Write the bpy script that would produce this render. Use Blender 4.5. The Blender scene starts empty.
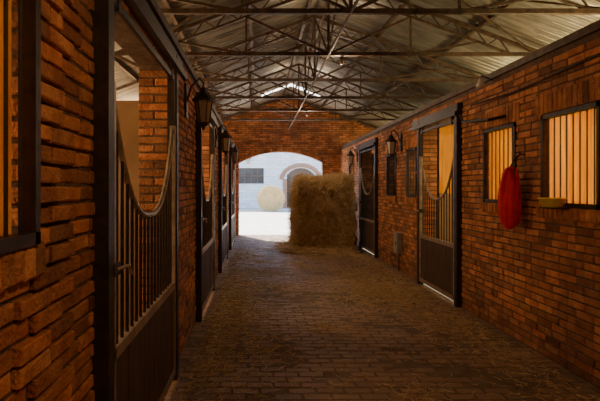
import bpy, bmesh, math, random
from mathutils import Vector, noise, Matrix
random.seed(7)
R = random.uniform
XL, XR = -0.75, 2.72
XC = (XL+XR)/2
YB, YE = -2.5, 16.5
WT = 2.85
RA, RS, HW = 4.66, 0.37, 5.35      # apex height, slope, roof half width
COL = bpy.context.scene.collection

# ---------------------------------------------------------------- materials
def new_mat(name):
    m = bpy.data.materials.new(name); m.use_nodes = True
    nt = m.node_tree
    b = nt.nodes['Principled BSDF']
    return m, nt, b
def N(nt, t, **kw):
    n = nt.nodes.new(t)
    for k, v in kw.items():
        if k in n.inputs: n.inputs[k].default_value = v
        else: setattr(n, k, v)
    return n
def mixc(nt, fac, a, b, blend='MIX'):
    n = nt.nodes.new('ShaderNodeMix'); n.data_type = 'RGBA'; n.blend_type = blend
    for i, v in ((0, fac), (6, a), (7, b)):
        if hasattr(v, 'links') or isinstance(v, bpy.types.NodeSocket): nt.links.new(v, n.inputs[i])
        else: n.inputs[i].default_value = v if i == 0 else (*v, 1)
    return n.outputs[2]
def mat(name, c1, c2=None, rough=0.7, metal=0.0, scale=6.0, bump=0.0, bscale=None, stretch=(1,1,1), trans=0.0, attr=False, contrast=(0.35,0.65), grime=None, gscale=1.3, glim=(0.45,0.7)):
    m, nt, b = new_mat(name)
    tc = N(nt, 'ShaderNodeTexCoord')
    mp = N(nt, 'ShaderNodeMapping'); mp.inputs['Scale'].default_value = stretch
    nt.links.new(tc.outputs['Object'], mp.inputs['Vector'])
    nz = N(nt, 'ShaderNodeTexNoise', Scale=scale, Detail=6.0, Roughness=0.6)
    nt.links.new(mp.outputs[0], nz.inputs['Vector'])
    mr = N(nt, 'ShaderNodeMapRange'); mr.inputs[1].default_value = contrast[0]; mr.inputs[2].default_value = contrast[1]
    nt.links.new(nz.outputs['Fac'], mr.inputs[0])
    col = mixc(nt, mr.outputs[0], c1, c2 or c1)
    if attr:
        a = N(nt, 'ShaderNodeVertexColor'); a.layer_name = 'Col'
        col = mixc(nt, 1.0, col, a.outputs['Color'], 'MULTIPLY')
    if grime:
        n3 = N(nt, 'ShaderNodeTexNoise', Scale=gscale, Detail=9.0, Roughness=0.7)
        nt.links.new(tc.outputs['Object'], n3.inputs['Vector'])
        m3 = N(nt, 'ShaderNodeMapRange'); m3.inputs[1].default_value = glim[0]; m3.inputs[2].default_value = glim[1]; m3.inputs[4].default_value = 0.85
        nt.links.new(n3.outputs['Fac'], m3.inputs[0])
        col = mixc(nt, m3.outputs[0], col, grime)
    nt.links.new(col, b.inputs['Base Color'])
    b.inputs['Roughness'].default_value = rough
    b.inputs['Metallic'].default_value = metal
    if bump:
        n2 = N(nt, 'ShaderNodeTexNoise', Scale=bscale or scale*5, Detail=5.0)
        nt.links.new(mp.outputs[0], n2.inputs['Vector'])
        bp = N(nt, 'ShaderNodeBump', Strength=bump, Distance=0.02)
        nt.links.new(n2.outputs['Fac'], bp.inputs['Height'])
        nt.links.new(bp.outputs[0], b.inputs['Normal'])
    if trans:
        tr = N(nt, 'ShaderNodeBsdfTranslucent'); nt.links.new(col, tr.inputs['Color'])
        mx = N(nt, 'ShaderNodeMixShader'); mx.inputs[0].default_value = trans
        nt.links.new(b.outputs[0], mx.inputs[1]); nt.links.new(tr.outputs[0], mx.inputs[2])
        nt.links.new(mx.outputs[0], nt.nodes['Material Output'].inputs['Surface'])
    return m

M_BRICK = mat('brick_clay', (0.46,0.145,0.05), (0.74,0.31,0.12), 0.85, scale=9, bump=0.8, bscale=60, attr=True, grime=(0.15,0.08,0.045), gscale=1.8, glim=(0.5,0.78))
M_MORT = mat('mortar', (0.10,0.06,0.04), (0.2,0.125,0.08), 0.95, scale=12, bump=0.5)
M_PAVER = mat('paver', (0.29,0.17,0.10), (0.48,0.30,0.18), 0.62, scale=1.6, bump=0.7, bscale=40, attr=True, grime=(0.27,0.18,0.115), gscale=1.1, glim=(0.33,0.6))
M_DIRT = mat('packed_dirt', (0.13,0.085,0.055), (0.22,0.155,0.10), 0.9, scale=5, bump=0.6)
M_IRON = mat('dark_iron', (0.03,0.022,0.018), (0.07,0.045,0.03), 0.5, 0.3, scale=14, bump=0.1)
M_GALV = mat('worn_steel', (0.24,0.18,0.125), (0.48,0.37,0.27), 0.45, 0.3, scale=10, bump=0.1)
M_WOOD = mat('dark_planks', (0.05,0.028,0.016), (0.12,0.065,0.035), 0.7, scale=5, stretch=(6,6,0.6), bump=0.3)
M_BEAM = mat('truss_paint', (0.05,0.033,0.022), (0.15,0.095,0.055), 0.6, 0.2, scale=10)
M_ROOF = mat('corrugated_zinc', (0.18,0.18,0.17), (0.38,0.37,0.34), 0.38, 0.5, scale=1.6, stretch=(1,3,1), grime=(0.15,0.115,0.08), gscale=0.9, glim=(0.5,0.75))
M_SKYL = mat('fibreglass_skylight', (0.85,0.85,0.8), (0.9,0.9,0.85), 0.5, trans=0.8)
M_YEL = mat('yellow_slat', (0.80,0.46,0.05), (0.98,0.68,0.13), 0.6, scale=4, stretch=(4,4,0.5), trans=0.65)
M_PLAST = mat('ochre_plaster', (0.28,0.16,0.08), (0.38,0.235,0.115), 0.9, scale=2)
M_HAY = mat('hay', (0.34,0.21,0.075), (0.64,0.42,0.18), 0.9, scale=9, bump=0.8, bscale=50)
M_STRAW = mat('straw_blades', (0.50,0.34,0.14), (0.84,0.64,0.34), 0.7, scale=30)
M_BALE = mat('round_bale_hay', (0.50,0.37,0.17), (0.68,0.53,0.28), 0.9, scale=6, bump=0.5)
M_RED = mat('red_canvas', (0.52,0.006,0.025), (0.76,0.02,0.05), 0.85, scale=5, bump=0.5, bscale=20)
M_WHITE = mat('porcelain', (0.8,0.78,0.7), rough=0.3)
M_GREY = mat('grey_enamel', (0.3,0.28,0.25), (0.4,0.37,0.33), 0.5)
M_YPL = mat('yellow_plastic', (1.0,0.74,0.03), rough=0.4)
M_SAND = mat('courtyard_sand', (0.58,0.53,0.46), (0.80,0.74,0.66), 0.95, scale=1.5, bump=0.4)
M_DOORB = mat('weathered_door', (0.10,0.065,0.045), (0.18,0.12,0.085), 0.8, stretch=(6,1,0.6))
M_PANE = mat('window_pane', (0.05,0.05,0.055), (0.09,0.09,0.10), 0.15)
M_BULB = bpy.data.materials.new('lantern_glass'); M_BULB.use_nodes = True
_b = M_BULB.node_tree.nodes['Principled BSDF']; _b.inputs['Base Color'].default_value = (0.45,0.36,0.24,1); _b.inputs['Roughness'].default_value = 0.2

def brick_tex_mat(name, c1, c2, mo, axis='XZ', bw=0.24, bh=0.075):
    m, nt, b = new_mat(name)
    tc = N(nt, 'ShaderNodeTexCoord'); sp = N(nt, 'ShaderNodeSeparateXYZ'); cb = N(nt, 'ShaderNodeCombineXYZ')
    nt.links.new(tc.outputs['Object'], sp.inputs[0])
    nt.links.new(sp.outputs[axis[0]], cb.inputs['X']); nt.links.new(sp.outputs[axis[1]], cb.inputs['Y'])
    br = N(nt, 'ShaderNodeTexBrick', Scale=1.0); br.inputs['Brick Width'].default_value = bw; br.inputs['Row Height'].default_value = bh
    br.inputs['Mortar Size'].default_value = 0.01
    br.inputs['Color1'].default_value = (*c1,1); br.inputs['Color2'].default_value = (*c2,1); br.inputs['Mortar'].default_value = (*mo,1)
    nt.links.new(cb.outputs[0], br.inputs['Vector'])
    nt.links.new(br.outputs['Color'], b.inputs['Base Color'])
    bp = N(nt, 'ShaderNodeBump', Strength=0.6, Distance=0.01); bp.invert = True
    nt.links.new(br.outputs['Fac'], bp.inputs['Height']); nt.links.new(bp.outputs[0], b.inputs['Normal'])
    b.inputs['Roughness'].default_value = 0.9
    return m
M_WBRICK = brick_tex_mat('whitewashed_brick', (0.90,0.91,0.94), (0.70,0.72,0.78), (0.36,0.39,0.46), bw=0.6, bh=0.2)
M_RBRICK = brick_tex_mat('red_brick_far', (0.38,0.16,0.09), (0.46,0.21,0.12), (0.35,0.26,0.2))

# ---------------------------------------------------------------- mesh builder
class MB:
    def __init__(s, mats): s.v=[]; s.f=[]; s.m=[]; s.c=[]; s.mats=mats; s.sm=[]
    def add(s, vs, fs, mi=0, col=(1,1,1), smooth=False):
        o = len(s.v); s.v += [tuple(v) for v in vs]; s.c += [col]*len(vs)
        for f in fs: s.f.append(tuple(i+o for i in f)); s.m.append(mi); s.sm.append(smooth)
    def box(s, a, b, mi=0):
        x0,y0,z0=a; x1,y1,z1=b
        s.add([(x0,y0,z0),(x1,y0,z0),(x1,y1,z0),(x0,y1,z0),(x0,y0,z1),(x1,y0,z1),(x1,y1,z1),(x0,y1,z1)],
              [(0,3,2,1),(4,5,6,7),(0,1,5,4),(1,2,6,5),(2,3,7,6),(3,0,4,7)], mi)
    def beam(s, p, q, w=0.04, h=None, mi=0):
        p=Vector(p); q=Vector(q); h=h or w; d=(q-p).normalized()
        up=Vector((0,0,1)) if abs(d.z)<0.95 else Vector((1,0,0))
        a=d.cross(up).normalized()*w/2; b=a.cross(d).normalized()*h/2
        vs=[]
        for c in (p,q): vs += [c-a-b, c+a-b, c+a+b, c-a+b]
        s.add(vs, [(0,1,2,3),(7,6,5,4),(0,4,5,1),(1,5,6,2),(2,6,7,3),(3,7,4,0)], mi)
    def tube(s, pts, r=0.02, n=8, mi=0, rs=None):
        pts=[Vector(p) for p in pts]; vs=[]; fs=[]
        for i,p in enumerate(pts):
            d=(pts[min(i+1,len(pts)-1)]-pts[max(i-1,0)]).normalized()
            up=Vector((0,0,1)) if abs(d.z)<0.9 else Vector((0,1,0))
            a=d.cross(up).normalized(); b=a.cross(d)
            rr=rs[i] if rs else r
            vs += [p+(a*math.cos(2*math.pi*k/n)+b*math.sin(2*math.pi*k/n))*rr for k in range(n)]
        for i in range(len(pts)-1):
            for k in range(n): fs.append((i*n+k, i*n+(k+1)%n, (i+1)*n+(k+1)%n, (i+1)*n+k))
        fs.append(tuple(range(n-1,-1,-1))); fs.append(tuple((len(pts)-1)*n+k for k in range(n)))
        s.add(vs, fs, mi, smooth=False)
    def lathe(s, c, prof, n=16, mi=0, smooth=True, sx=1, sy=1):
        vs=[];fs=[]
        for r,z in prof: vs += [(c[0]+sx*r*math.cos(2*math.pi*k/n), c[1]+sy*r*math.sin(2*math.pi*k/n), c[2]+z) for k in range(n)]
        for i in range(len(prof)-1):
            for k in range(n): fs.append((i*n+k, i*n+(k+1)%n, (i+1)*n+(k+1)%n, (i+1)*n+k))
        s.add(vs, fs, mi, smooth=smooth)
    def brick(s, P, t0,t1,z0,z1, d, mi=0, dark=1.0, ch=0.005, var=(0.5,1.2), j=0.003):
        vs=[]
        for (dd,ins) in ((-0.01,0),(d-ch,0),(d,ch)):
            for (t,z) in ((t0+ins,z0+ins),(t1-ins,z0+ins),(t1-ins,z1-ins),(t0+ins,z1-ins)):
                vs.append(P(t+R(-j,j), z+R(-j,j), dd+(R(-j,j)*0.6 if dd>0 else 0)))
        fs=[(8,9,10,11)]
        for r in (0,4):
            for k in range(4): fs.append((r+k, r+(k+1)%4, r+4+(k+1)%4, r+4+k))
        g=R(*var)*dark
        if random.random()<0.10: g*=0.65
        h=R(-0.08,0.08)
        s.add(vs, fs, mi, (g*(1+h), g, g*(1-h)))
    def obj(s, name, parent=None, recalc=True):
        me=bpy.data.meshes.new(name); me.from_pydata(s.v,[],s.f)
        for m in s.mats: me.materials.append(m)
        me.polygons.foreach_set('material_index', s.m)
        me.polygons.foreach_set('use_smooth', s.sm)
        ca=me.color_attributes.new('Col','FLOAT_COLOR','POINT')
        flat=[]
        for c in s.c: flat += [c[0],c[1],c[2],1.0]
        ca.data.foreach_set('color', flat)
        if recalc:
            bm=bmesh.new(); bm.from_mesh(me); bmesh.ops.recalc_face_normals(bm, faces=bm.faces); bm.to_mesh(me); bm.free()
        me.update()
        o=bpy.data.objects.new(name, me); COL.objects.link(o)
        if parent: o.parent=parent
        return o

CH, BH, BL, MG = 0.07, 0.054, 0.23, 0.015
def subtract(iv, cuts):
    out=[iv]
    for c in cuts:
        nx=[]
        for a,b in out:
            if c[1]<=a or c[0]>=b: nx.append((a,b)); continue
            if c[0]>a: nx.append((a,c[0]))
            if c[1]<b: nx.append((c[1],b))
        out=nx
    return out

def long_wall(name, side, xf, ops, extra=None):
    mb=MB([M_BRICK,M_MORT]); T=0.25
    ops=sorted(ops)
    def core(y0,y1,z0,z1):
        if y1-y0<1e-4 or z1-z0<1e-4: return
        a=xf; b=xf+side*T
        mb.box((min(a,b),y0,z0),(max(a,b),y1,z1),1)
    y=YB
    for o in ops:
        core(y,o[0],0,WT); core(o[0],o[1],0,o[2]); core(o[0],o[1],o[3],WT); y=o[1]
    core(y,YE,0,WT)
    P=lambda t,z,d:(xf-side*d,t,z)
    nrow=int(WT/CH)
    for r in range(nrow):
        z0=r*CH+0.006; z1=z0+BH; zm=(z0+z1)/2
        cuts=[(o[0],o[1]) for o in ops if o[2]<zm<o[3]]
        y=YB - (r%2)*BL/2 - R(0,0.02)
        while y<YE:
            L=BL if random.random()>0.12 else BL/2
            for a,b in subtract((max(y,YB),min(y+L-MG,YE)),cuts):
                if b-a<0.03: continue
                d=R(0.006,0.018)
                if extra and extra[0]<(a+b)/2<extra[1]: d+=0.022
                base_tone=1.0-max(0,0.45-zm+0.25*noise.noise(Vector((a*1.3,zm*2,side))))*0.9  # bricks get darker towards the floor, edge broken by noise
                mb.brick(P,a,b,z0,z1,d,dark=base_tone)
            y+=L
    for o in ops:
        Pj=lambda t,z,d,o=o:(xf+side*t, o[1]-d, z)
        for r in range(nrow):
            z0=r*CH+0.006; z1=z0+BH
            if z0<o[2]-0.01 or z1>o[3]+0.01: continue
            if r%2: mb.brick(Pj,0.0,0.115,z0,z1,0.008); mb.brick(Pj,0.127,T,z0,z1,0.008)
            else: mb.brick(Pj,0.0,T,z0,z1,0.010)
        if o[2]>0.5:
            y=o[0]-0.08
            while y<o[1]+0.05:
                mb.brick(P,y,y+0.062,o[3]+0.01,o[3]+0.20,0.022); y+=0.072
            y=o[0]-0.06
            while y<o[1]+0.03:
                mb.brick(P,y,y+0.062,o[2]-0.11,o[2]-0.005,0.05,ch=0.012); y+=0.072
    return mb.obj(name)

DOORS_R=[(6.67,8.29),(11.3,13.1)]
DOORS_L=[(2.27,4.2),(5.95,7.75),(9.3,11.2),(12.7,14.6)]
WIN_R=[(3.95,4.77),(5.25,6.0),(8.55,9.1),(9.8,10.5),(14.1,14.9)]
WIN_L=[(0.65,1.60)]
ZW0,ZW1=1.42,2.28
DH=2.62
long_wall('wall_right', 1, XR, [(a,b,0,DH) for a,b in DOORS_R]+[(a,b,ZW0,ZW1) for a,b in WIN_R])
long_wall('wall_left', -1, XL, [(a,b,0,DH) for a,b in DOORS_L]+[(a,b,ZW0,ZW1) for a,b in WIN_L], extra=(1.6,1.86))

for nm,x0,x1 in (('trim_1',XL-0.2,XL+0.03),('trim_2',XR-0.03,XR+0.2)):
    mb=MB([M_BEAM]); mb.box((x0,YB,WT),(x1,YE,WT+0.07)); mb.obj(nm)

# ---------------------------------------------------------------- gable wall
def arch_z(x, x0,x1,zs,zc):
    if x<=x0 or x>=x1: return 0.0
    w=(x1-x0)/2; h=zc-zs; r=(w*w+h*h)/(2*h); xm=(x0+x1)/2
    return zc-r+math.sqrt(r*r-(x-xm)**2)
AX0,AX1,AZS,AZC=-0.62,2.15,2.40,2.76
roofz=lambda x: RA-RS*abs(x-XC)
OX0,OX1=XL-0.25-3.0, XR+0.25+3.0
mb=MB([M_BRICK,M_MORT])
n_=int((OX1-OX0)/0.06); xs=[OX0+(OX1-OX0)*i/n_ for i in range(n_+1)]
for a,b in zip(xs,xs[1:]):
    m=(a+b)/2; lo=arch_z(m,AX0,AX1,AZS,AZC); mb.box((a,YE,lo),(b,YE+0.3,roofz(m)-0.03),1)
Pg=lambda t,z,d:(t,YE-d,z)
for r in range(int(4.6/CH)):
    z0=r*CH+0.006; z1=z0+BH
    x=-2.6-(r%2)*BL/2
    while x<4.6:
        a,b=x,x+BL-MG; x+=BL
        seg=[(a,b)]
        if z0<AZC+0.02:
            w=[xx for xx in [AX0+i*0.01 for i in range(280)] if arch_z(xx,AX0,AX1,AZS,AZC)+0.12>z0 and xx<AX1]
            if w: seg=subtract((a,b),[(w[0]-0.01,w[-1]+0.01)])
        for p,q in seg:
            if q-p>0.04 and roofz(p)>z1+0.03 and roofz(q)>z1+0.03: mb.brick(Pg,p,q,z0,z1,R(0.007,0.015))
xx=AX0+0.005
while xx<AX1-0.06:
    z=arch_z(xx+0.03,AX0,AX1,AZS,AZC)
    mb.brick(Pg,xx,xx+0.058,z+0.005,z+0.125,0.02); xx+=0.068
mb.obj('wall_end')
mb=MB([M_RBRICK])
for a,b in zip(xs,xs[1:]): mb.box((a,YB-0.2,0),(b,YB,roofz((a+b)/2)-0.02))
mb.obj('wall_back')

# ---------------------------------------------------------------- floor
mb=MB([M_PAVER,M_DIRT])
mb.box((XL-0.02,YB,-0.12),(XR+0.02,YE+0.3,-0.005),1)
Pf=lambda t,y,d:(t,y,d-0.012)
y=YB; r=0
while y<YE+0.25:
    x=XL-(r%2)*0.11
    while x<XR:
        a,b=max(x,XL),min(x+0.210,XR)
        if b-a>0.03:
            n=noise.noise(Vector((x*0.9,y*0.9,0)))+0.6*noise.noise(Vector((x*2.9,y*2.9,3)))
            mb.brick(Pf,a,b,y,y+0.103,0.0105+R(-0.004,0.004)+n*0.009,dark=0.92+0.3*n,ch=0.009,var=(0.76,1.1))
        x+=0.22
    y+=0.112; r+=1
mb.obj('floor')
def stalls(name, side, xf, parts, wins, depth=3.0):
    mb=MB([M_PLAST,M_DIRT,M_IRON])
    a=xf+side*0.25; b=a+side*depth
    lo,hi=min(a,b),max(a,b)
    mb.box((lo,YB,-0.12),(hi,YE,-0.01),1)
    o0,o1=min(b,b+side*0.2),max(b,b+side*0.2); H=roofz(b)-0.04
    y=YB
    for c in wins:
        y0,y1=c-0.5,c+0.5
        mb.box((o0,y,-0.1),(o1,y0,H)); mb.box((o0,y0,-0.1),(o1,y1,1.3)); mb.box((o0,y0,2.0),(o1,y1,H))
        for k in range(7): mb.tube([((o0+o1)/2,y0+k/6,1.3),((o0+o1)/2,y0+k/6,2.0)],0.012,6,2)
        y=y1
    mb.box((o0,y,-0.1),(o1,YE,H))
    for p in parts: mb.box((lo,p,0),(hi,p+0.12,2.5),0)
    mb.obj(name)
stalls('wall_stall_right',1,XR,[3.2,6.2,9.4,13.6],[0.8,4.7,7.8,11.5,15])
stalls('wall_stall_left',-1,XL,[1.9,5.2,8.5,12.0],[0,3.5,6.9,10.2,14.2])

# ---------------------------------------------------------------- roof (ceiling)
mb=MB([M_ROOF,M_SKYL])
PER=0.14; NS=8; NK=6
ys=[YB-0.3+i*PER/NS for i in range(int((YE-YB+0.9)/(PER/NS)))]
for side in (-1,1):
    vs=[];f1=[];f2=[]
    for yy in ys:
        w=0.028*math.sin(2*math.pi*yy/PER)
        for k in range(NK+1):
            u=HW*k/NK; vs.append((XC+side*u, yy, RA+0.03-RS*u+w))
    W_=NK+1
    for i in range(len(ys)-1):
        for k in range(NK):
            q=(i*W_+k,i*W_+k+1,(i+1)*W_+k+1,(i+1)*W_+k)
            sky = (14.8<ys[i]<15.2 and k<1) or (k==4 and side==1 and int(ys[i]*0.55+10)%3==0)  # sheets over the right stalls are unseen, added to let daylight in
            (f2 if sky else f1).append(q)
    mb.add(vs,f1,0,smooth=True)
    o=len(mb.v)-len(vs)
    for q in f2: mb.f.append(tuple(i+o for i in q)); mb.m.append(1); mb.sm.append(True)
mb.obj('ceiling', recalc=False)
mb=MB([M_BEAM])
for side in (-1,1):
    for u in (0.15,1.1,2.1,3.1,4.1,4.9):
        mb.beam((XC+side*u,YB,RA-RS*u-0.035),(XC+side*u,YE,RA-RS*u-0.035),0.05,0.06)
mb.obj('roof_purlins')
TIE=3.46
def truss(y):
    mb=MB([M_BEAM]); yy=y; uw=4.75
    L=lambda u,sd,dz=0:(XC+sd*u,yy,RA-RS*u-0.09+dz)
    ut=(RA-0.09-TIE)/RS
    mb.beam((XC-ut,yy,TIE),(XC+ut,yy,TIE),0.05,0.05)
    mb.beam((XC,yy,TIE),(XC,yy,RA-0.1),0.035)
    for sd in (-1,1):
        mb.beam(L(0,sd),L(uw,sd),0.045,0.045)
        mb.beam(L(0.3,sd,-0.16),L(2.55,sd,-0.16),0.03,0.03)
        for k in range(7):
            u=0.3+k*0.32; mb.beam(L(u,sd,-0.16),L(u+0.16,sd),0.018); mb.beam(L(u+0.16,sd),L(u+0.32,sd,-0.16),0.018)
        mb.beam((XC,yy,TIE),L(1.15,sd,-0.16),0.03)
        mb.beam((XC+sd*1.15,yy,TIE),L(1.15,sd,-0.16),0.025)
        mb.beam((XC+sd*1.15,yy,TIE),L(2.1,sd,-0.16),0.03)
        mb.beam((XC+sd*ut,yy,TIE),(XC+sd*1.86,yy,WT+0.05),0.04)
    return mb.obj('roof_truss')
TY=[3.6,5.3,7.0,8.7,10.4,12.1,13.8]
for y in [0.2,1.9]+TY: truss(y)
mb=MB([M_BEAM])
for i in range(1,len(TY)-2):
    y0,y1=TY[i],TY[i+1]
    mb.beam((XC,y0,TIE),(XC,y1,RA-0.12),0.022)
    if i<4: mb.beam((XC,y0,RA-0.12),(XC,y1,TIE),0.022)
for i in (1,3):
    y0,y1=TY[i],TY[i+1]
    mb.beam((XC-0.1,y0,RA-0.17),(XC+2.9,y1,RA-RS*2.9-0.12),0.022); mb.beam((XC+2.9,y0,RA-RS*2.9-0.12),(XC+0.1,y1,RA-0.17),0.022)
    mb.beam((XC-0.1,y0,RA-0.17),(XC-2.4,y1,RA-RS*2.4-0.12),0.022); mb.beam((XC-2.4,y0,RA-RS*2.4-0.12),(XC-0.1,y1,RA-0.17),0.022)
mb.tube([(XC,YB,TIE-0.01),(XC,YE,TIE-0.01)],0.016)
mb.obj('roof_bracing')

# ---------------------------------------------------------------- stall doors
def yoke(f):
    k=abs(2*f-1); return 1.42+0.66*(k**2.6)
def stall_gate(side,xf,y0,y1):
    mb=MB([M_IRON,M_GALV,M_WOOD]); Xp=xf-side*0.04
    w=0.09
    for y in (y0+0.02,y1-0.02):
        mb.box((Xp-0.04,y-w/2,0),(Xp+0.04,y+w/2,DH+0.08),0)
    mb.beam((Xp,y0-0.05,DH+0.05),(Xp,y1+0.3,DH+0.05),0.07,0.10,0)
    a,b=y0+0.1,y1-0.1; X=xf-side*0.05
    mb.beam((X-side*0.05,y0-0.05,DH-0.04),(X-side*0.05,y1+0.3,DH-0.04),0.03,0.05,0)
    for y in (a,b): mb.box((X-0.022,y-0.022,0.06),(X+0.022,y+0.022,2.10),1)
    for z in (0.09,0.8): mb.box((X-0.022,a,z-0.028),(X+0.022,b,z+0.028),1)
    pts=[(X,a+(b-a)*i/32,yoke(i/32)) for i in range(33)]
    mb.tube(pts,0.018,8,1)
    n=int((b-a)/0.10)
    for i in range(1,n):
        f=i/n; mb.tube([(X,a+(b-a)*f,0.82),(X,a+(b-a)*f,yoke(f))],0.010,6,0)
    n=int((b-a)/0.13); st=(b-a-0.04)/n
    for i in range(n):
        yy=a+0.02+i*st; dx=R(-0.003,0.003)
        mb.box((X-0.014+dx,yy+0.003,0.11),(X+0.014+dx,yy+st-0.003,0.775),2)
    yl=a if side<0 else b
    mb.box((X-0.035,yl-0.05,1.18),(X+0.035,yl+0.05,1.24),0)
    mb.tube([(X-side*0.03,yl,1.21),(X-side*0.06,yl+0.12,1.21),(X-side*0.06,yl+0.16,1.16)],0.009,6,1)
    for y in (a+0.1,b-0.1):
        mb.box((X-0.02,y-0.02,DH-0.16),(X+0.02,y+0.02,DH),0)
    for y in (a,b): mb.box((X-0.015,y-0.015,2.10),(X+0.015,y+0.015,DH-0.1),0)
    mb.box((X-0.012,a,DH-0.14),(X+0.012,b,DH-0.10),0)
    return mb.obj('stall_gate')
for a,b in DOORS_R: stall_gate(1,XR,a,b)
for a,b in DOORS_L: stall_gate(-1,XL,a,b)
mb=MB([M_YEL,M_IRON]); mb.box((XR+0.12,6.74,1.5),(XR+0.14,7.85,2.52),0)
for y in (6.74,7.85): mb.beam((XR+0.11,y,0.0),(XR+0.11,y,2.6),0.03,None,1)
mb.obj('shutter_board')

# ---------------------------------------------------------------- barred windows
def barred_window(i,side,xf,y0,y1,panel=True,rec=0.04,prec=0.14):
    mb=MB([M_IRON,M_YEL,M_WOOD]); X=xf+side*rec
    for y in (y0+0.018,y1-0.018): mb.box((X-0.025,y-0.018,ZW0),(X+0.025,y+0.018,ZW1))
    for z in (ZW0+0.018,ZW1-0.02): mb.box((X-0.025,y0,z-0.02),(X+0.025,y1,z+0.02))
    n=int((y1-y0)/0.085)
    for k in range(1,n):
        y=y0+(y1-y0)*k/n; mb.tube([(X,y,ZW0),(X,y,ZW1)],0.007,6)
    if panel:
        m=n; st=(y1-y0-0.06)/m
        for k in range(m):
            y=y0+0.03+k*st; mb.box((xf+side*prec-0.008,y+0.004,ZW0+0.03),(xf+side*prec+0.008,y+st-0.004,ZW1-0.03),1)
    else:
        y=y0+0.02; mb.box((xf+side*0.2-0.01,y,ZW0),(xf+side*0.2+0.01,y0+(y1-y0)*0.5,ZW1),2)
    mb.obj('window_%d'%i)
wi=1
for k,(a,b) in enumerate(WIN_R): barred_window(wi,1,XR,a,b,k in (0,1,4),rec=0.0,prec=0.05); wi+=1
for a,b in WIN_L: barred_window(wi,-1,XL,a,b,True,rec=-0.03,prec=0.03); wi+=1

# ---------------------------------------------------------------- lanterns
def lantern(side,xf,y,z,out=0.2):
    mb=MB([M_IRON,M_BULB]); c=(xf-side*out,y,z)
    mb.box((min(xf-side*0.012,xf-side*0.035),y-0.04,z-0.08),(max(xf-side*0.012,xf-side*0.035),y+0.04,z+0.26))
    mb.tube([(xf-side*0.02,y,z+0.05),(xf-side*0.08,y,z+0.24),(xf-side*out*0.8,y,z+0.32),(xf-side*out,y,z+0.27),(xf-side*out,y,z+0.2)],0.011,8)
    mb.lathe(c,[(0.0,0.24),(0.03,0.22),(0.045,0.18),(0.10,0.12),(0.115,0.10),(0.115,0.085),(0.0,0.085)],6,0,False)
    mb.lathe(c,[(0.085,0.085),(0.055,-0.13),(0.0,-0.13)],6,1,False)
    for k in range(6):
        t=2*math.pi*k/6; mb.tube([(c[0]+0.088*math.cos(t),c[1]+0.088*math.sin(t),c[2]+0.09),(c[0]+0.057*math.cos(t),c[1]+0.057*math.sin(t),c[2]-0.135)],0.006,5)
    mb.lathe(c,[(0.065,-0.13),(0.06,-0.15),(0.02,-0.17),(0.015,-0.2),(0.0,-0.21)],6,0,False)
    return mb.obj('wall_lantern')
lantern(-1,XL,5.05,2.38); lantern(-1,XL,8.6,2.35); lantern(-1,XL,12.0,2.35)
lantern(1,XR,9.45,2.36); lantern(1,XR,13.6,2.36)

# ---------------------------------------------------------------- straw helper
def blade(mb,p,d,L,w,mi=0):
    d=d.normalized(); s=d.cross(Vector((R(-1,1),R(-1,1),R(-1,1)))).normalized()*w/2
    m=p+d*L*0.5+Vector((0,0,R(-0.01,0.01))); q=p+d*L
    mb.add([p-s,p+s,m+s,m-s,q],[(0,1,2,3),(3,2,4)],mi)

mb=MB([M_HAY,M_STRAW]); HX0,HX1,HY0,HY1,HH=0.99,2.42,12.45,13.85,1.80
bm=bmesh.new(); bmesh.ops.create_cube(bm,size=1.0)
bmesh.ops.subdivide_edges(bm,edges=bm.edges[:],cuts=38,use_grid_fill=True)
cx,cy=(HX0+HX1)/2,(HY0+HY1)/2
vs=[]
for v in bm.verts:
    p=Vector(v.co)
    e=14
    top=p.z>0
    r_=(abs(2*p.x)**e+abs(2*p.y)**e+(abs(2*p.z)**e if top else 0))**(1/e)
    m_=max(abs(2*p.x),abs(2*p.y),abs(2*p.z) if top else 0)
    if r_>1e-5:
        k_=m_/r_
        p=p*k_ if top else Vector((p.x*k_,p.y*k_,p.z))
    zz=(p.z+0.5)
    taper=1.10-0.10*zz
    q=Vector((p.x*(HX1-HX0)*taper,p.y*(HY1-HY0)*taper,zz*HH))
    if p.z>0.3: q.z += 0.06*noise.noise(Vector((q.x*2.6,q.y*2.6,0)))
    w=Vector((q.x,q.y,q.z))
    g=0.05*(0.5+0.5*math.cos(q.z*2*math.pi/0.44+1.2*noise.noise(w*2)))
    q.x*=1-g; q.y*=1-g
    nn=noise.noise_vector(w*2.0)*0.08+noise.noise_vector(w*5.5+Vector((5,1,2)))*0.09+noise.noise_vector(w*14)*0.06
    q+=nn
    if zz<0.02: q.z=0.0
    q=q+Vector((cx,cy,0)); q.x=min(q.x,2.50)
    vs.append(q)
bm.verts.index_update()
fs=[tuple(v.index for v in f.verts) for f in bm.faces]
mb.add(vs,fs,0,smooth=True); bm.free()
for i in range(34000):
    f=random.choice(fs); a,b,c=vs[f[0]],vs[f[1]],vs[f[2]]
    p=(a+c)/2; nrm=(b-a).cross(c-b)
    if nrm.length<1e-8: continue
    nrm.normalize()
    if nrm.dot(p-Vector((cx,cy,0.9)))<0: nrm=-nrm
    if (p.y>13.7 and nrm.y>0.5) or nrm.x>0.7: continue
    d=nrm*R(0.05,0.8)+Vector((R(-1,1),R(-1,1),R(-1.1,0.5)))*0.8
    if p.x>2.35: d.x=-abs(d.x)
    if p.z<0.05 and d.z<0: d.z=0.1
    blade(mb,p+Vector((R(-.02,.02),R(-.02,.02),R(0,.03))),d,R(0.06,0.24),R(0.005,0.010),1)
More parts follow.
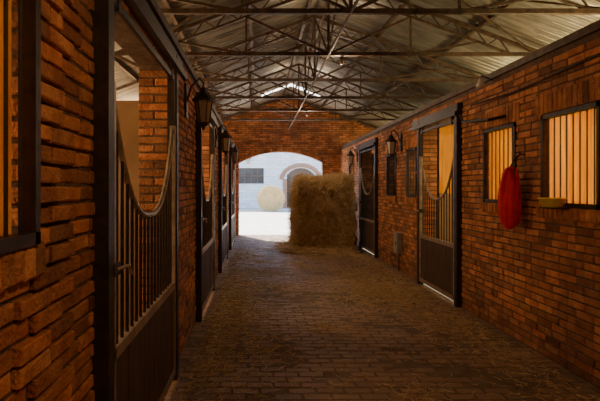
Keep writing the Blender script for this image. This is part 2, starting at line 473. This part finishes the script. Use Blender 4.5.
for i in range(5500):
    a=R(0,1); x=HX0-abs(random.gauss(0,0.2)) if a<0.5 else R(HX0-0.1,HX1); y=R(HY0-0.4,HY1) if a<0.5 else HY0-abs(random.gauss(0,0.3))
    blade(mb,Vector((x,y,0.01+abs(random.gauss(0,0.05)))),Vector((R(-1,1)if x<2.3 else R(-1,0),R(-1,1),R(-.05,.2))),R(0.08,0.22),0.008,1)
mb.obj('hay_stack')

mb=MB([M_STRAW])
def sprinkle(n,fx,fy):
    for i in range(n):
        x,y=fx(),fy()
        if XL+0.16<x<XR-0.16 and not (x>0.7 and 11.8<y<14.2): blade(mb,Vector((x,y,0.010+R(0,0.008))),Vector((R(-1,1),R(-1,1),R(-.01,.06))),R(0.04,0.13),0.005)
sprinkle(3200,lambda:XL+abs(random.gauss(0,0.35)),lambda:R(2.5,13))
sprinkle(3000,lambda:XR-abs(random.gauss(0,0.4)),lambda:R(3,12))
sprinkle(2800,lambda:R(XL,XR),lambda:R(2,16))
for i in range(32):
    cx_=random.choice((random.gauss(-0.3,0.3),random.gauss(2.0,0.4),R(-0.3,2.4))); cy_=R(3.8,12); s_=R(0.08,0.28)
    sprinkle(int(150*s_/0.15),lambda:random.gauss(cx_,s_),lambda:random.gauss(cy_,s_*1.3))
sprinkle(2400,lambda:random.gauss(1.9,0.3),lambda:random.gauss(7.6,0.8))
sprinkle(2000,lambda:random.gauss(-0.3,0.25),lambda:random.gauss(6.5,1.0))
mb.obj('loose_straw')

# ---------------------------------------------------------------- small things on the right wall
mb=MB([M_RED,M_IRON]); bc=(XR-0.155,5.08,1.20)
prof=[(0.0,0.02),(0.05,0.0),(0.088,0.015),(0.112,0.06),(0.124,0.14),(0.128,0.22),(0.124,0.30),(0.116,0.38),(0.106,0.45),(0.095,0.51),(0.078,0.55),(0.055,0.57),(0.02,0.575),(0.0,0.575)]
vs=[];fs=[];n=60
for r,z in prof:
    for k in range(n):
        t=2*math.pi*k/n; fo=0.5+1.6*z
        rr=1.10*r*(1+fo*(0.09*math.sin(6*t+z*4)+0.06*math.sin(11*t-z*6)+0.14*noise.noise(Vector((math.cos(t)*1.8,math.sin(t)*1.8,z*6)))))
        vs.append((bc[0]+rr*math.cos(t)*0.62,bc[1]+rr*math.sin(t)+0.03*math.sin(z*6),bc[2]+z+0.03*math.sin(t+1)*(z<0.1)+0.03*math.cos(t*2+0.5)*(z>0.5)))
for i in range(len(prof)-1):
    for k in range(n): fs.append((i*n+k,i*n+(k+1)%n,(i+1)*n+(k+1)%n,(i+1)*n+k))
mb.add(vs,fs,0,smooth=True)
for sg in (-1,1):
    mb.tube([(bc[0],bc[1]+sg*0.07,bc[2]+0.50),(bc[0]+0.02,bc[1]+sg*0.05,bc[2]+0.60),(bc[0]+0.06,bc[1]+sg*0.015,bc[2]+0.70),(XR-0.05,bc[1],bc[2]+0.74)],0.009,6,1)
mb.tube([(XR-0.01,bc[1],bc[2]+0.73),(XR-0.06,bc[1],bc[2]+0.73),(XR-0.07,bc[1],bc[2]+0.76)],0.008,6,1)
mb.obj('red_feed_bag')
mb=MB([M_YPL]); mb.lathe((XR-0.155,4.36,1.425),[(0.0,0.0),(0.08,0.0),(0.105,0.07),(0.112,0.072),(0.112,0.08),(0.10,0.078),(0.075,0.012),(0.0,0.012)],24); mb.obj('yellow_bowl')
mb=MB([M_IRON]); mb.box((XR-0.22,4.28,1.412),(XR-0.055,4.44,1.424)); mb.obj('bowl_shelf')
mb=MB([M_IRON])
mb.tube([(XR-0.01,6.25,2.42),(XR-0.10,6.22,2.42),(XR-0.2,6.15,2.40),(XR-0.22,5.8,2.36),(XR-0.18,5.5,2.34),(XR-0.08,5.46,2.36),(XR-0.01,5.45,2.38)],0.018,8)
mb.tube([(XR-0.2,6.15,2.40),(XR-0.23,6.17,2.5)],0.014,8)
mb.obj('saddle_rack')
mb=MB([M_IRON])
mb.tube([(XR-0.035,y,2.62+0.02*math.sin(y*2.1)) for y in [2.5+0.2*i for i in range(20)]],0.010,6)
mb.obj('wall_conduit')
mb=MB([M_WHITE,M_IRON]); c=(XR-0.16,5.75,2.78)
mb.lathe(c,[(0.0,0.07),(0.02,0.065),(0.03,0.03),(0.05,-0.01),(0.052,-0.03),(0.0,-0.02)],14)
mb.tube([(XR-0.02,5.75,2.83),(XR-0.16,5.75,2.88),(XR-0.16,5.75,2.84)],0.008,6,1)
mb.obj('porcelain_insulator')
mb=MB([M_GREY,M_IRON]); mb.box((XR-0.12,9.35,0.35),(XR-0.02,9.6,0.72)); mb.box((XR-0.13,9.33,0.72),(XR-0.02,9.62,0.74)); mb.tube([(XR-0.05,9.47,0.35),(XR-0.05,9.47,0.0)],0.012,6,1); mb.box((XR-0.128,9.42,0.5),(XR-0.12,9.45,0.56),1); mb.obj('utility_box')
mb=MB([M_IRON,M_BULB]); c=(0.8,0.5,2.95)  # unseen pendant above the frame, added to carry a fill light
mb.lathe(c,[(0.02,0.16),(0.05,0.14),(0.2,0.0),(0.19,0.0),(0.05,0.12)],20); mb.tube([(0.8,0.5,3.1),(0.8,0.5,4.5)],0.008,6); mb.obj('added_pendant')
mb=MB([M_IRON,M_BULB])  # small bulbs added at the trusses to carry fill lights
for yy in (7.0,12.1):
    mb.tube([(XC+0.2,yy+0.06,TIE+0.02),(XC+0.2,yy+0.06,TIE-0.06)],0.022,8,0); mb.lathe((XC+0.2,yy+0.06,TIE-0.10),[(0,0.05),(0.02,0.04),(0.032,0.0),(0.02,-0.03),(0,-0.035)],10,1)
mb.obj('added_roof_bulb')

# ---------------------------------------------------------------- courtyard
mb=MB([M_SAND]); mb.box((-25,YE+0.3,-0.2),(30,60,-0.01)); mb.obj('courtyard_ground')
FY=38.0
mb=MB([M_WBRICK,M_RBRICK,M_DOORB,M_PANE,M_IRON,M_WHITE])
W0,W1,Wz0,Wz1=-1.5,0.45,1.85,3.05
D0,D1=2.2,4.3
mb.box((-18,FY,0),(W0,FY+0.4,6.5)); mb.box((W0,FY,0),(W1,FY+0.4,Wz0)); mb.box((W0,FY,Wz1),(W1,FY+0.4,6.5))
mb.box((W1,FY,0),(D0,FY+0.4,6.5)); mb.box((D1,FY,0),(22,FY+0.4,6.5))
n=20
for i in range(n):
    a=D0+(D1-D0)*i/n;b=D0+(D1-D0)*(i+1)/n
    mb.box((a,FY,arch_z((a+b)/2,D0,D1,2.5,3.05)),(b,FY+0.4,6.5))
mb.box((W0,FY+0.2,Wz0),(W1,FY+0.24,Wz1),3)
for k in range(5):
    x=W0+(W1-W0)*k/4; mb.box((x-0.04,FY+0.12,Wz0),(x+0.04,FY+0.18,Wz1),2)
for z in (Wz0,(Wz0+Wz1)/2,Wz1): mb.box((W0,FY+0.12,z-0.04),(W1,FY+0.18,z+0.04),2)
mb.box((W0-0.15,FY-0.1,Wz0-0.14),(W1+0.15,FY+0.05,Wz0-0.02),0)
mb.box((D0,FY+0.2,0),(D1,FY+0.26,3.1),2)
for x in (D0+0.05,(D0+D1)/2,D1-0.05): mb.box((x-0.05,FY+0.12,0),(x+0.05,FY+0.2,2.6),4)
for x0,x1 in ((D0+0.2,(D0+D1)/2-0.15),((D0+D1)/2+0.15,D1-0.2)):
    mb.box((x0,FY+0.15,1.3),(x1,FY+0.2,2.3),3); mb.box((x0,FY+0.16,0.2),(x1,FY+0.2,1.1),4)
N_=26
for i in range(N_):
    t=math.pi*(0.5+ (i/(N_-1)-0.5)*0.93)
    cx,cz=(D0+D1)/2,2.1
    p=Vector((cx+1.25*math.cos(t)*1.05,FY-0.04,cz+1.0*math.sin(t))); q=Vector((cx+1.55*math.cos(t)*1.05,FY-0.04,cz+1.3*math.sin(t)))
    mb.beam(p,q,0.1,0.15,1)
for x in (D0-0.16,D1+0.16): mb.box((x-0.16,FY-0.05,0),(x+0.16,FY+0.02,2.2),1)
mb.box((-18,FY-0.3,6.4),(22,FY+0.5,6.6),1)
mb.obj('courtyard_building')
mb=MB([M_IRON,M_BULB]); c=(-0.75,FY-0.3,3.55)
mb.lathe(c,[(0,0.4),(0.22,0.2),(0.22,0.17),(0,0.17)],6,0,False); mb.lathe(c,[(0.17,0.17),(0.1,-0.2),(0,-0.22)],6,1,False); mb.tube([(c[0],FY-0.02,3.9),(c[0],FY-0.3,4.0),(c[0],FY-0.3,3.9)],0.02,6); mb.obj('courtyard_lantern')
mb=MB([M_BALE,M_STRAW]); n=40; r0=0.88; L=1.3; bx,by=0.85,33.5
prof=[(0,-L/2-0.02)]+[(r0*k/8,-L/2+0.02*math.sin(k*2.5)) for k in range(1,8)]+[(r0*0.97,-L/2),(r0,-L/2+0.06)]+[(r0*(1+0.012*math.sin(k*3)),-L/2+0.06+k*(L-0.12)/8) for k in range(1,8)]+[(r0,L/2-0.06),(r0*0.95,L/2),(0,L/2)]
vs=[];fs=[]
for r,yy in prof:
    for k in range(n):
        t=2*math.pi*k/n; rr=r*(1+0.02*noise.noise(Vector((math.cos(t)*3,math.sin(t)*3,yy*3))))
        zz=max(rr*math.sin(t),-r0*0.93)
        vs.append((bx+rr*math.cos(t),by+yy,r0*0.93+zz))
for i in range(len(prof)-1):
    for k in range(n): fs.append((i*n+k,i*n+(k+1)%n,(i+1)*n+(k+1)%n,(i+1)*n+k))
mb.add(vs,fs,0,smooth=True)
for i in range(1500):
    t=R(0,2*math.pi); f=random.random()
    if f<0.6: rr=r0*math.sqrt(random.random()); p=Vector((bx+rr*math.cos(t),by-L/2-0.01,r0*0.95+rr*math.sin(t)*0.93)); d=Vector((-math.sin(t),-0.15,math.cos(t)))
    else: p=Vector((bx+r0*math.cos(t),by+R(-L/2,L/2),r0*0.95+r0*math.sin(t)*0.93)); d=Vector((math.cos(t)*.4-math.sin(t),R(-.5,.5),math.sin(t)*.4+math.cos(t)))
    if p.z>0.03: blade(mb,p,d,R(0.1,0.25),0.015,1)
mb.obj('round_hay_bale')

# ---------------------------------------------------------------- lights
def light(name,t,loc,e,col,size=0.2,rot=None):
    l=bpy.data.lights.new(name,t); l.energy=e; l.color=col
    if t=='AREA': l.size=size
    elif t!='SUN': l.shadow_soft_size=size
    o=bpy.data.objects.new(name,l); o.location=loc; COL.objects.link(o)
    if rot: o.rotation_euler=rot
    return o
s=light('sun','SUN',(0,0,20),26.0,(1.0,0.93,0.80)); s.data.angle=math.radians(0.6)
sd=Vector((0.40,-0.85,-1.0)); s.rotation_euler=sd.to_track_quat('-Z','Y').to_euler()
W=(1.0,0.62,0.31)
light('pendant_fill','POINT',(0.8,0.5,2.88),52,W,0.15)  # added fill, warms the near left pier
light('bulb_fill','POINT',(XC+0.2,7.2,TIE-0.2),26,(1.0,0.70,0.43),0.08)  # added fill for the middle floor and roof
light('bulb_fill','POINT',(XC+0.2,12.3,TIE-0.2),46,(1.0,0.76,0.52),0.08)  # added fill for the hay front and gable
for y,e in ((4.6,250),(7.6,100),(14.8,100)): light('stall_fill_r','POINT',(XR+1.6,y,2.0),e,(1.0,0.76,0.34),0.25)  # fill lights added in the right stalls to backlight the yellow slats
for y,e in ((0.9,75),(3.4,90),(6.8,160),(10.2,160),(13.6,100)): light('stall_fill_l','POINT',(XL-1.7,y,2.1),e,W,0.25)  # fill lights added in the left stalls, spill warm light into the corridor

w=bpy.data.worlds.new('world'); bpy.context.scene.world=w; w.use_nodes=True
nt=w.node_tree; bg=nt.nodes['Background']
sky=nt.nodes.new('ShaderNodeTexSky'); sky.sky_type='NISHITA'; sky.sun_disc=False; sky.sun_elevation=math.radians(50); sky.sun_rotation=math.radians(-30)
nt.links.new(sky.outputs[0],bg.inputs[0]); bg.inputs[1].default_value=0.8

cam=bpy.data.cameras.new('camera'); cam.lens=30; cam.sensor_width=36; cam.shift_x=0.07; cam.shift_y=-0.0225
co=bpy.data.objects.new('camera',cam); co.location=(0,0,1.6); co.rotation_euler=(math.radians(90),0,0); COL.objects.link(co)
cam.clip_start=0.05
bpy.context.scene.camera=co
